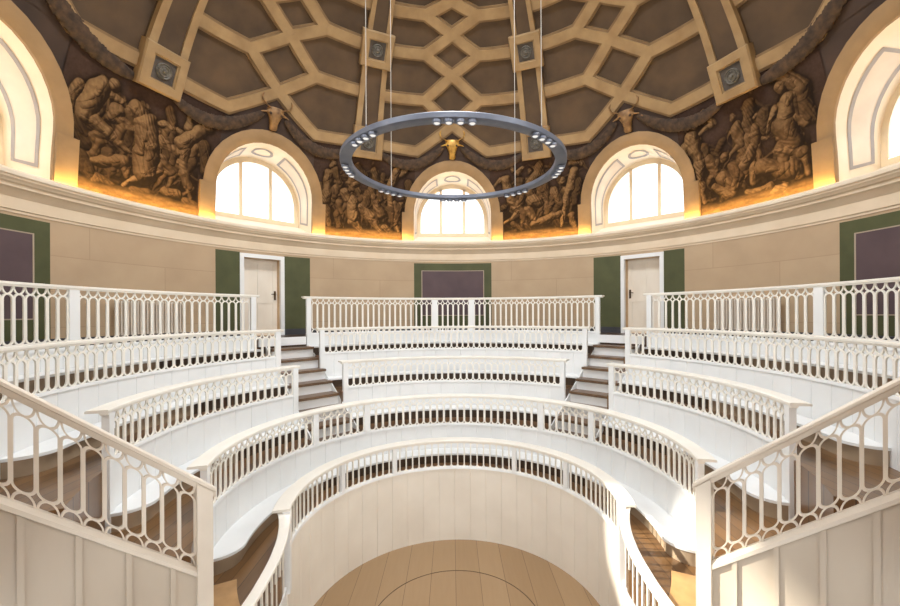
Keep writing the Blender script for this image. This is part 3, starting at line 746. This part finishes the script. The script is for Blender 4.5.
    for _ in range(26): bl = (np.roll(bl, 2, 0) + np.roll(bl, -2, 0) + np.roll(bl, 2, 1) + np.roll(bl, -2, 1) + bl) / 5
    cover = np.clip(bl * 14, 0, 1)[..., None]; cover = np.maximum(cover, np.clip((8.2 - Z) / .5, 0, 1)[..., None] * np.clip((1.08 - np.abs(U)) / .03, 0, 1)[..., None])
    colr = base * (1 - cover) + colr * cover
    R2 = np.sqrt(49 - (Z - SPH_Z) ** 2) - .02 - .035 * H - .008 * folds
    # keep inside the arched surrounds
    vs = np.stack([R2 * np.sin(np.radians(TH)), R2 * np.cos(np.radians(TH)), Z], -1).reshape(-1, 3)
    keep = np.ones((NY, NX), bool)
    for w in (c - 22.5, c + 22.5):
        u = (TH - w) * pi / 180 * RW; keep &= ~(np.hypot(u, np.maximum(Z - ZS, 0)) < HW + .25); keep &= ~((np.abs(u) < HW + .35) & (Z < ZS))
    fs = []
    for i in range(NY - 1):
        for jx in range(NX - 1):
            if keep[i, jx] and keep[i + 1, jx] and keep[i, jx + 1] and keep[i + 1, jx + 1]:
                a_ = i * NX + jx; fs.append((a_, a_ + 1, a_ + NX + 1, a_ + NX))
    used = np.unique(np.array(fs)); remap = -np.ones(NX * NY, int); remap[used] = np.arange(len(used))
    me = bpy.data.meshes.new('figure_painting'); me.from_pydata(vs[used].tolist(), [], remap[np.array(fs)].tolist())
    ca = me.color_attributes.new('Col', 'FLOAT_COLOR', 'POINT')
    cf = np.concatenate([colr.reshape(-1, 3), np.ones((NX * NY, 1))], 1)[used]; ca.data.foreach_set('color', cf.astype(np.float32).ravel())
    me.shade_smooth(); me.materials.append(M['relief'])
    o = bpy.data.objects.new('figure_painting', me); col.objects.link(o)
    tag(o, LAB[key], 'painting')

# ---- ox skulls over the windows
def ox_skull(w, mat, label):
    t = thing('ox_skull', label, 'ornament', 'ox skulls over the windows')
    c = Vector(sphp(w, 23.9, .06)); nrm = (Vector((0, 0, SPH_Z)) - Vector(sphp(w, 23.9))).normalized(); ux = Vector((cos(R(w)), -sin(R(w)), 0)); uy = nrm.cross(ux).normalized()
    if uy.z < 0: uy = -uy
    def q(x, y, h): return tuple(c + ux * x * 1.35 + uy * y * 1.15 + nrm * h)
    m = MB(); rings = []
    for y, hw_, d in ((.20, .05, .03), (.19, .12, .07), (.14, .155, .11), (.07, .15, .13), (.0, .115, .13), (-.08, .085, .12), (-.16, .07, .105), (-.23, .075, .09), (-.28, .06, .06), (-.29, .02, .03)):
        rings.append([q(hw_ * cos(g), y, max(-.03, d * sin(g) * (1 + .15 * cos(2 * g)))) for g in [pi * 2 * i / 14 for i in range(14)]])
    m.loft(rings); m.build('skull', mat, t)
    for s in (-1, 1):
        m = MB(); pts = [(.10, .16, .05), (.18, .20, .06), (.25, .26, .07), (.27, .34, .06), (.24, .41, .04)]; rs_ = [.045, .042, .034, .022, .006]
        rings = []
        for (x, y, h), r_ in zip(pts, rs_): rings.append([q(s * (x + r_ * cos(g) * .7), y + r_ * cos(g) * .7, h + r_ * sin(g)) for g in [pi * 2 * i / 8 for i in range(8)]])
        m.loft(rings); m.build('horn', mat, t)
        m = MB(); m.loft([[q(s * (.12 + dx), .08 + dy * k_, .05 + hh * k_) for dx, dy, hh in ((0, .03, .01), (.02, 0, .03), (0, -.03, .01), (-.02, 0, -.01))] for k_ in (1,)] +
                         [[q(s * (.25 + dx * .3), .04 + dy * .3, .04) for dx, dy in ((0, .03), (.02, 0), (0, -.03), (-.02, 0))]]); m.build('ear', mat, t)
        m = MB(); m.tube(q(s * .095, .055, .085), q(s * .10, .055, .125), .035, .02, n=10); m.build('eye_socket', M['dome_low'], t)
    rebase(t, tuple(c))
ox_skull(0, M['gold'], 'gilded ox skull with horns above the central window')
ox_skull(-45, M['skull'], 'brown ox skull above the left arched window')
ox_skull(45, M['skull'], 'ochre ox skull above the right arched window')

# ---- hanging leaf garlands between skulls and ribs
def garland(w0, w1, p0, p1, sag, label, rad=.15):
    m = MB(); rings = []; N = 64
    ctrl = Vector((0, 0, SPH_Z)); pts = []
    for i in range(N + 1):
        f = i / N; th = w0 + (w1 - w0) * f; ph = p0 + (p1 - p0) * f - sag * 4 * f * (1 - f)
        pts.append(Vector(sphp(th, ph, .06)))
    for i in range(N + 1):
        d = (pts[min(i + 1, N)] - pts[max(i - 1, 0)]).normalized(); nrm = (ctrl - pts[i]).normalized(); sd = d.cross(nrm).normalized()
        f = i / N; rr = rad * (.35 + .65 * sin(pi * f) ** .6)
        ring = []
        for k in range(14):
            g = 2 * pi * k / 14; b = 1 + .13 * sin(i * 2.1 + k * 2.7) * cos(k * 1.3 - i)
            ring.append(pts[i] + sd * cos(g) * rr * b + nrm * sin(g) * rr * .32 * b)
        rings.append(ring)
    m.loft(rings); o = m.build('leaf_garland', M['garland']); tag(o, label, 'garland', 'painted leaf garlands under the dome'); return o
for s, nm in ((-1, 'left'), (1, 'right')):
    garland(s * 2.5, s * 19, 24.0, 21.5, 3.2, 'dark leaf garland from the central ox skull to the first rib on its %s' % nm)
    garland(s * 42.5, s * 26, 24.0, 21.5, 3.2, 'dark leaf garland from the %s ox skull inwards to the rib beside the centre' % nm)
    garland(s * 47.5, s * 64.5, 24.0, 20.5, 3.0, 'dark leaf garland from the %s ox skull outwards to the outer rib' % nm)
    garland(s * 71, s * 88, 20.5, 27, 1.5, 'dark leaf garland rising over the far %s window from the outer rib' % nm, .17)

# ================================================================== ring lamp
RZ = 6.61; RR = 1.585
t = thing('ring_lamp', 'large grey metal ring lamp hanging on thin cables under the dome', 'lamp', loc=(0, 0, RZ))
m = MB(); m.revolve([(1.43, RZ), (1.43, RZ + .055), (RR - .01, RZ + .065), (RR, RZ + .055), (RR, RZ), (RR - .01, RZ - .006), (1.44, RZ - .006)], 0, 360, 3); m.build('ring_body', M['steel'], t)
for k in range(8):
    for i in range(4):
        a = R(180 + 45 * k + (i - 1.5) * 4.8)
        c = P(1.525, a, RZ)
        m = MB(); m.loft([[(c[0] + r_ * cos(g), c[1] + r_ * sin(g), z_) for g in [2 * pi * q_ / 14 for q_ in range(14)]] for r_, z_ in ((.050, RZ - .004), (.053, RZ - .022), (.046, RZ - .040), (.038, RZ - .042), (.034, RZ - .030))], cap=False)
        h = m.build('spotlight', M['steel'], t)
        m = MB(); m.loft([[(c[0] + r_ * cos(g), c[1] + r_ * sin(g), z_) for g in [2 * pi * q_ / 12 for q_ in range(12)]] for r_, z_ in ((.036, RZ - .032), (.026, RZ - .044), (.008, RZ - .050))]); m.build('lens', M['lens'], h)
for a in (44, -44, 138, -138):
    x, y, _ = P(1.53, R(a), 0); zt = SPH_Z + math.sqrt(49 - x * x - y * y)
    m = MB(); m.tube((x, y, RZ + .05), (x, y, zt - .05), .0055, n=6); m.build('cable', M['cable'], t)
    m = MB(); m.tube((x, y, RZ + .05), (x, y, RZ + .12), .014, .008, n=8); m.build('cable_fitting', M['steel'], t)
for c_ in t.children:
    c_.location = (0, 0, -RZ)

# ================================================================== seating
# aisle edges measured on each ring
AC = (37.0, 51.2); AB = (39.3, 49.4); AA = (39.7, 51.4)
EE, ED, EC, EB, EA = 103.8, 106, 107, 112, 116
# pit balustrade with plain bars
q = RING['E']; r = q['r']
t = thing('pit_balustrade', 'white curved balustrade with plain bars around the central pit', 'balustrade')
m = MB(); ring_rail(m, r, q['z'], -EE - .4, EE + .4); m.build('handrail', M['white_cream'], t)
pe = [-EE + .8, -84, -58.5, -30.5, 30.5, 58.5, 84, EE - .8]
pe = [-EE + .8, -58.8, -30.6, 30.6, 58.8, EE - .8]
bars = []
for a, b in zip(pe, pe[1:]):
    L = R(b - a) * r - .09; n = round(L / .128); 
    for i in range(n):
        u = a + math.degrees((.045 + L * (i + .5) / n) / r); bars.append(u)
for i, u in enumerate(bars[:100]):
    m = MB(); w_ = .011
    # slim bar flaring into small arches at head and foot
    prof = [(q['lb'] - .01, .040), (q['lb'] + .012, .026), (q['lb'] + .035, w_), (q['z'] - .10, w_), (q['z'] - .075, .022), (q['z'] - .055, .040)]
    rings = []
    for z_, h_ in prof:
        dd = h_ / r; rings.append([P(r - .012, R(u) - dd, z_), P(r - .012, R(u) + dd, z_), P(r + .012, R(u) + dd, z_), P(r + .012, R(u) - dd, z_)])
    m.loft(rings); m.build('baluster', M['white_cream'], t)
for i, a in enumerate(pe):
    e = i in (0, len(pe) - 1)
    m = MB(); post_at(m, r, a, 0.9 if e else q['lb'] - .03, q['z'] - .035, .12 if e else .085, .09 if e else .06); m.build('post', M['white'], t)
m = MB(); m.revolve([(r - .03, q['lb'] - .045), (r - .022, q['lb']), (r + .03, q['lb']), (r + .03, q['lb'] - .045)], -EE, EE, 2); m.build('bottom_rail', M['white'], t)
m = MB(); boards(m, r - .012, -EE, EE, 0, q['lb'] - .04, .32); m.build('board_panel', M['white_warm'], t)

# straight handrails that swoop down from the pit balustrade
for s, nm in ((-1, 'left'), (1, 'right')):
    t = thing('swooping_handrail', 'white handrail swooping down from the %s end of the pit balustrade' % nm, 'handrail', loc=(s * 2.13, -1.8, 0))
    path = [(2.245, -.50, 1.955), (2.215, -.57, 1.935), (2.185, -.66, 1.86), (2.165, -.78, 1.755), (2.15, -.92, 1.70), (2.135, -1.10, 1.655), (2.125, -1.4, 1.615), (2.12, -1.75, 1.595), (2.12, -3.3, 1.57)]
    # smooth (Catmull-Rom)
    V = [Vector((s * a, b, c_)) for a, b, c_ in path]; sm = []
    for i in range(len(V) - 1):
        p0, p1, p2, p3 = V[max(i - 1, 0)], V[i], V[i + 1], V[min(i + 2, len(V) - 1)]
        for k in range(5):
            f = k / 5; sm.append(.5 * ((2 * p1) + (p2 - p0) * f + (2 * p0 - 5 * p1 + 4 * p2 - p3) * f * f + (3 * p1 - p0 - 3 * p2 + p3) * f ** 3))
    sm.append(V[-1])
    rings = []
    for i, p in enumerate(sm):
        d = sm[min(i + 1, len(sm) - 1)] - sm[max(i - 1, 0)]; dh = Vector((d.x, d.y, 0)).normalized(); sd = Vector((dh.y, -dh.x, 0))
        up = sd.cross(d.normalized()); up = up if up.z > 0 else -up
        f = min(1, i / 12); hw_ = .085 * (1 - f) + .062 * f
        rings.append([p + sd * a * hw_ + up * b for a, b in ((-1, -.035), (-1, -.008), (-.8, 0), (.8, 0), (1, -.008), (1, -.035), (.5, -.05), (-.5, -.05))])
    m = MB(); m.loft(rings); m.build('handrail', M['white_cream'], t)
    zf = lambda y: np.interp(-y, [-b for a, b, c_ in path], [c_ for a, b, c_ in path])
    xf = lambda y: np.interp(-y, [-b for a, b, c_ in path], [a for a, b, c_ in path])
    y = -.74
    while y > -3.2:
        m = MB(); m.box((s * xf(y), y, (1.0 + zf(y) - .045) / 2), (.022, .026, zf(y) - .045 - 1.0)); m.build('baluster', M['white_cream'], t); y -= .135
    m = MB()
    ys = [-.60, -.75, -.9, -1.1, -1.4, -3.3]
    m.loft([[(s * (xf(y) - .02), y, 0), (s * (xf(y) + .02), y, 0), (s * (xf(y) + .02), y, 1.02), (s * (xf(y) - .02), y, 1.02)] for y in ys]); m.build('board_panel', M['white'], t)
    rebase(t, (s * 2.13, -1.8, 0))

balustrade('D', -ED, ED, (-55.3, -34.9, 34.9, 55.3), 'long white horseshoe balustrade of the first seating row, just above the pit')
for k, a in (('C', AC), ('B', AB)):
    row = {'C': 'second', 'B': 'third'}[k]; e = {'C': EC, 'B': EB}[k]
    balustrade(k, -a[0], a[0] + .5, (), 'short white openwork balustrade of the %s seating row, between the two stair aisles' % row)
    for s, nm in ((-1, 'left'), (1, 'right')):
        lo, hi = sorted((s * (a[1] + (.8 if s > 0 else .3)), s * e))
        balustrade(k, lo, hi, (), 'white openwork balustrade of the %s seating row, %s of the %s stair aisle' % (row, nm, nm))
q = RING['A']
balustrade('A', -AA[0], AA[0] + .5, (-5.2, 5.2), 'topmost white balustrade on the gallery, in front of the central green and purple wall panel', bottom=True)
for s, nm in ((-1, 'left'), (1, 'right')):
    lo, hi = sorted((s * AA[1], s * EA))
    balustrade('A', lo, hi, (s * 85.3,), 'topmost white gallery balustrade running from the %s door to the %s edge' % (nm, nm), bottom=True)

bench('D', -ED, ED, 'long curved white bench behind the pit balustrade', (True, True), mid_dark=58)
for k, a, row, e in (('C', AC, 'second', EC), ('B', AB, 'third', 107), ('A', (AA[0] + .5, AA[1]), 'top', 112)):
    bench(k, -a[0] + .6, a[0] - .6, 'curved white bench of the %s row, between the stair aisles' % row, mid_dark=70)
    for s, nm in ((-1, 'left'), (1, 'right')):
        lo, hi = sorted((s * (a[1] + .3), s * e))
        bench(k, lo + (.6 if s > 0 else 0), hi, 'curved white bench of the %s row, %s of the %s stair aisle' % (row, nm, nm), (s < 0, s > 0), mid_dark=74)

# ---- stair flights up to the doors
for s, nm in ((-1, 'left'), (1, 'right')):
    ang = R(44.9 if s > 0 else -44.3); dv = Vector((sin(ang), cos(ang), 0)); tv = Vector((cos(ang), -sin(ang), 0))
    t = thing('stair_flight', 'steep stair with white risers and brown treads up to the %s door' % nm, 'stairs', loc=tuple(dv * 4.5))
    for i in range(1, 9):
        z = ZG - .245 * i; r1 = 5.80 - .305 * (i - 1); r0 = r1 - (.305 if i < 8 else .44)
        hwid = .50 if r0 > 4.9 else .50
        off = 0 if r0 > 4.9 else .0
        def Q(r_, u, z_): v = dv * r_ + tv * u; return (v.x, v.y, z_)
        def bb(mb, ra, rb, ua, ub, za, zb): mb.hexa([Q(ra, ua, za), Q(rb, ua, za), Q(rb, ub, za), Q(ra, ub, za), Q(ra, ua, zb), Q(rb, ua, zb), Q(rb, ub, zb), Q(ra, ub, zb)])
        m = MB(); bb(m, r0 - .05, r1 + .0, -hwid, hwid, z - .055, z); m.build('tread', M['tread'], t, smooth=False)
        m = MB(); bb(m, r0 + .0, r0 + .03, -hwid + .004, hwid - .004, z - .245, z - .056); m.build('riser', M['white'], t, smooth=False)
    for sd in (-1, 1):      # stringers
        m = MB(); u = sd * (hwid + .014)
        n_ = []
        for ra, za in ((5.80, ZG - .2), (3.36, ZG - .245 * 8)): n_.append((ra, za))
        m.hexa([Q(3.40, u - .012, 1.92), Q(5.79, u - .012, 3.4), Q(5.79, u + .012, 3.4), Q(3.40, u + .012, 1.92), Q(3.40, u - .012, 2.05), Q(5.79, u - .012, 3.78), Q(5.79, u + .012, 3.78), Q(3.40, u + .012, 2.05)])
        m.build('stringer', M['white'], t, smooth=False)
    rebase(t, tuple(dv * 4.5 + Vector((0, 0, 1.9))))

# ---- side steps from the first row up past the open bench ends
for s, nm in ((-1, 'left'), (1, 'right')):
    t = thing('side_steps', 'wooden side steps climbing past the open bench ends, behind the %s foreground stair wall' % nm, 'stairs')
    for i in range(10):
        z = 1.53 + .245 * i; r0 = 2.80 + .32 * i; r1 = r0 + .345
        lo, hi = sorted((s * (116 if i == 0 else 121.3), s * 137.9))
        m = MB(); m.revolve([(r0 - .025, z - .035), (r0 - .025, z), (r1, z), (r1, z - .035)], lo, hi, 3); m.build('tread', M['sidetread'], t)
        m = MB(); m.revolve([(r0, z - .245 if i else 1.33), (r0, z - .036), (r0 + .025, z - .036), (r0 + .025, z - .245 if i else 1.33)], lo + .1, hi - .1, 3); m.build('riser', M['white'], t)
        # closed side of each step towards the benches
        m = MB(); a_ = lo if s > 0 else hi
        m.revolve([(r0, 1.0 + .6 * 0 + max(0, z - 1.0)), (r0, z - .036), (r1, z - .036), (r1, max(1.33, z - .8)), (r0, max(1.33, z - .8))], a_, a_ + s * .5, 1); m.build('side_panel', M['white'], t)
    rebase(t, P(3.2, R(s * 122), 1.33))

# ---- foreground stair walls with raking openwork balustrade
def stair_wall(s, nm):
    a = R(138.8 * s); p00 = Vector(P(3.235, a, 0)); a2 = R(136.8 * s); dv = Vector((sin(a2), cos(a2), 0)); nv = Vector((cos(a2), -sin(a2), 0))
    t = thing('stair_balustrade', 'white raking stair balustrade with boarded panel in the %s foreground' % nm, 'balustrade')
    r0, z0, sl = 3.235, (3.145 if s < 0 else 3.12), FG_SL + (.035 if s < 0 else 0)
    ln = 2.55
    def Q(u, v, w): p = p00 + dv * u + nv * w; return (p.x, p.y, z0 + sl * u + v)
    m = MB()
    prof = [(-.055, -.035), (-.055, -.010), (-.045, 0), (.045, 0), (.055, -.010), (.055, -.035), (.042, -.042), (.036, -.070), (.026, -.088), (-.026, -.088), (-.036, -.070), (-.042, -.042)]
    m.loft([[Q(u, v, w) for w, v in prof] for u in (-.085, ln)]); m.build('handrail', M['white_rail_shaded'], t)
    m = MB(); openwork(m, Q, .055, ln, -FG_H, -.086, .111, True, t=.011, hw=.0072, off=.005, ah=.082, k=12); m.build('openwork_panel', M['white_rail_shaded'], t)
    m = MB(); prof = [(-.030, -FG_H - .080), (-.048, -FG_H - .070), (-.048, -FG_H - .035), (-.024, -FG_H), (.024, -FG_H), (.048, -FG_H - .035), (.048, -FG_H - .070), (.030, -FG_H - .080)]
    m.loft([[Q(u, v, w) for w, v in prof] for u in (.05, ln)]); m.build('bottom_rail', M['white_rail_shaded'], t)
    def PV(u, z, w): p = p00 + dv * u + nv * w; return (p.x, p.y, z)
    def col_(mb, ua, ub, wa, wb, zb, top):
        mb.hexa([PV(ua, zb, wa), PV(ub, zb, wa), PV(ub, zb, wb), PV(ua, zb, wb), Q(ua, top, wa), Q(ub, top, wa), Q(ub, top, wb), Q(ua, top, wb)])
    m = MB(); col_(m, .0, ln, -.015, .015, 0, -FG_H - .05); m.build('board_panel', M['white_fg_shaded'], t, smooth=False)
    u = .20
    k = 0
    while u < ln:
        m = MB(); col_(m, u, u + .035, -.038, .038, 0, -FG_H - .052); m.build('batten', M['white_fg_shaded'], t, smooth=False); u += .272
    m = MB(); m.hexa([PV(-.06, 0, -.055), PV(.055, 0, -.055), PV(.055, 0, .055), PV(-.06, 0, .055), Q(-.06, -.05, -.055), Q(.055, -.05, -.055), Q(.055, -.05, .055), Q(-.06, -.05, .055)])
    m.build('post', M['white_rail_shaded'], t, smooth=False)
    rebase(t, P(4.4, a, 0))
FG_SL = .85; FG_H = .74
stair_wall(-1, 'left'); stair_wall(1, 'right')

# ================================================================== light
def area(name, loc, target, sx, sy, power, colr=(1, 1, 1), shape='RECTANGLE'):
    l = bpy.data.lights.new(name, 'AREA'); l.shape = shape; l.size = sx
    if shape == 'RECTANGLE': l.size_y = sy
    l.energy = power; l.color = colr
    o = bpy.data.objects.new(name, l); col.objects.link(o); o.location = loc
    d = (Vector(target) - Vector(loc)).normalized(); o.rotation_euler = d.to_track_quat('-Z', 'Y').to_euler(); return o
for w in WIN:
    th = R(w); bk = BACK if abs(w) > 100 else 1; area('window_daylight', P(8.25, th, 8.15), P(0, 0, 5.6) if False else P(2, th, 6.6), 2.6, 2.4, WINP * bk, (.95, .975, 1.0))
area('lantern_daylight', (0, 0, 13.7), (0, 0, 0), 3.1, 3.1, OCP, (.93, .965, 1.0), 'DISK')
for s in (-1, 1):
    pass
l = bpy.data.lights.new('low_sun', 'SPOT'); l.energy = SUNP; l.spot_size = R(9); l.spot_blend = .1; l.shadow_soft_size = .3; l.color = (1.0, .93, .80)
o = bpy.data.objects.new('low_sun', l); col.objects.link(o)
tgt = Vector((2.75, -1.75, 1.7)); thr = Vector((-7.25, -.1, 7.95)); o.location = thr + (thr - tgt).normalized() * 14
o.rotation_euler = (tgt - o.location).to_track_quat('-Z', 'Y').to_euler()
wd = bpy.data.worlds.new('bright_sky'); scn.world = wd; wd.use_nodes = True
bg = wd.node_tree.nodes['Background']; bg.inputs[0].default_value = (.93, .97, 1, 1); bg.inputs[1].default_value = 1.6

# ================================================================== camera
cam = bpy.data.cameras.new('camera'); co = bpy.data.objects.new('camera', cam); col.objects.link(co)
cam.sensor_width = 36; cam.lens = 36 * 406.44 / 900
cam.shift_x = (450 - 461.1) / 900; cam.shift_y = (313.37 - 303) / 900; cam.clip_start = .05
Mx = Matrix.Rotation(-.0232, 4, 'Z') @ Matrix.Rotation(pi / 2, 4, 'X') @ Matrix.Rotation(-.0051, 4, 'Z')
co.matrix_world = Matrix.Translation((-.0422, -5.883, 4.53)) @ Mx
scn.camera = co
scn.view_settings.view_transform = 'Standard'; scn.view_settings.look = 'None'; scn.view_settings.exposure = EXPO
scn.cycles.use_denoising = True
scn.cycles.max_bounces = 10; scn.cycles.diffuse_bounces = 6; scn.cycles.sample_clamp_indirect = 8
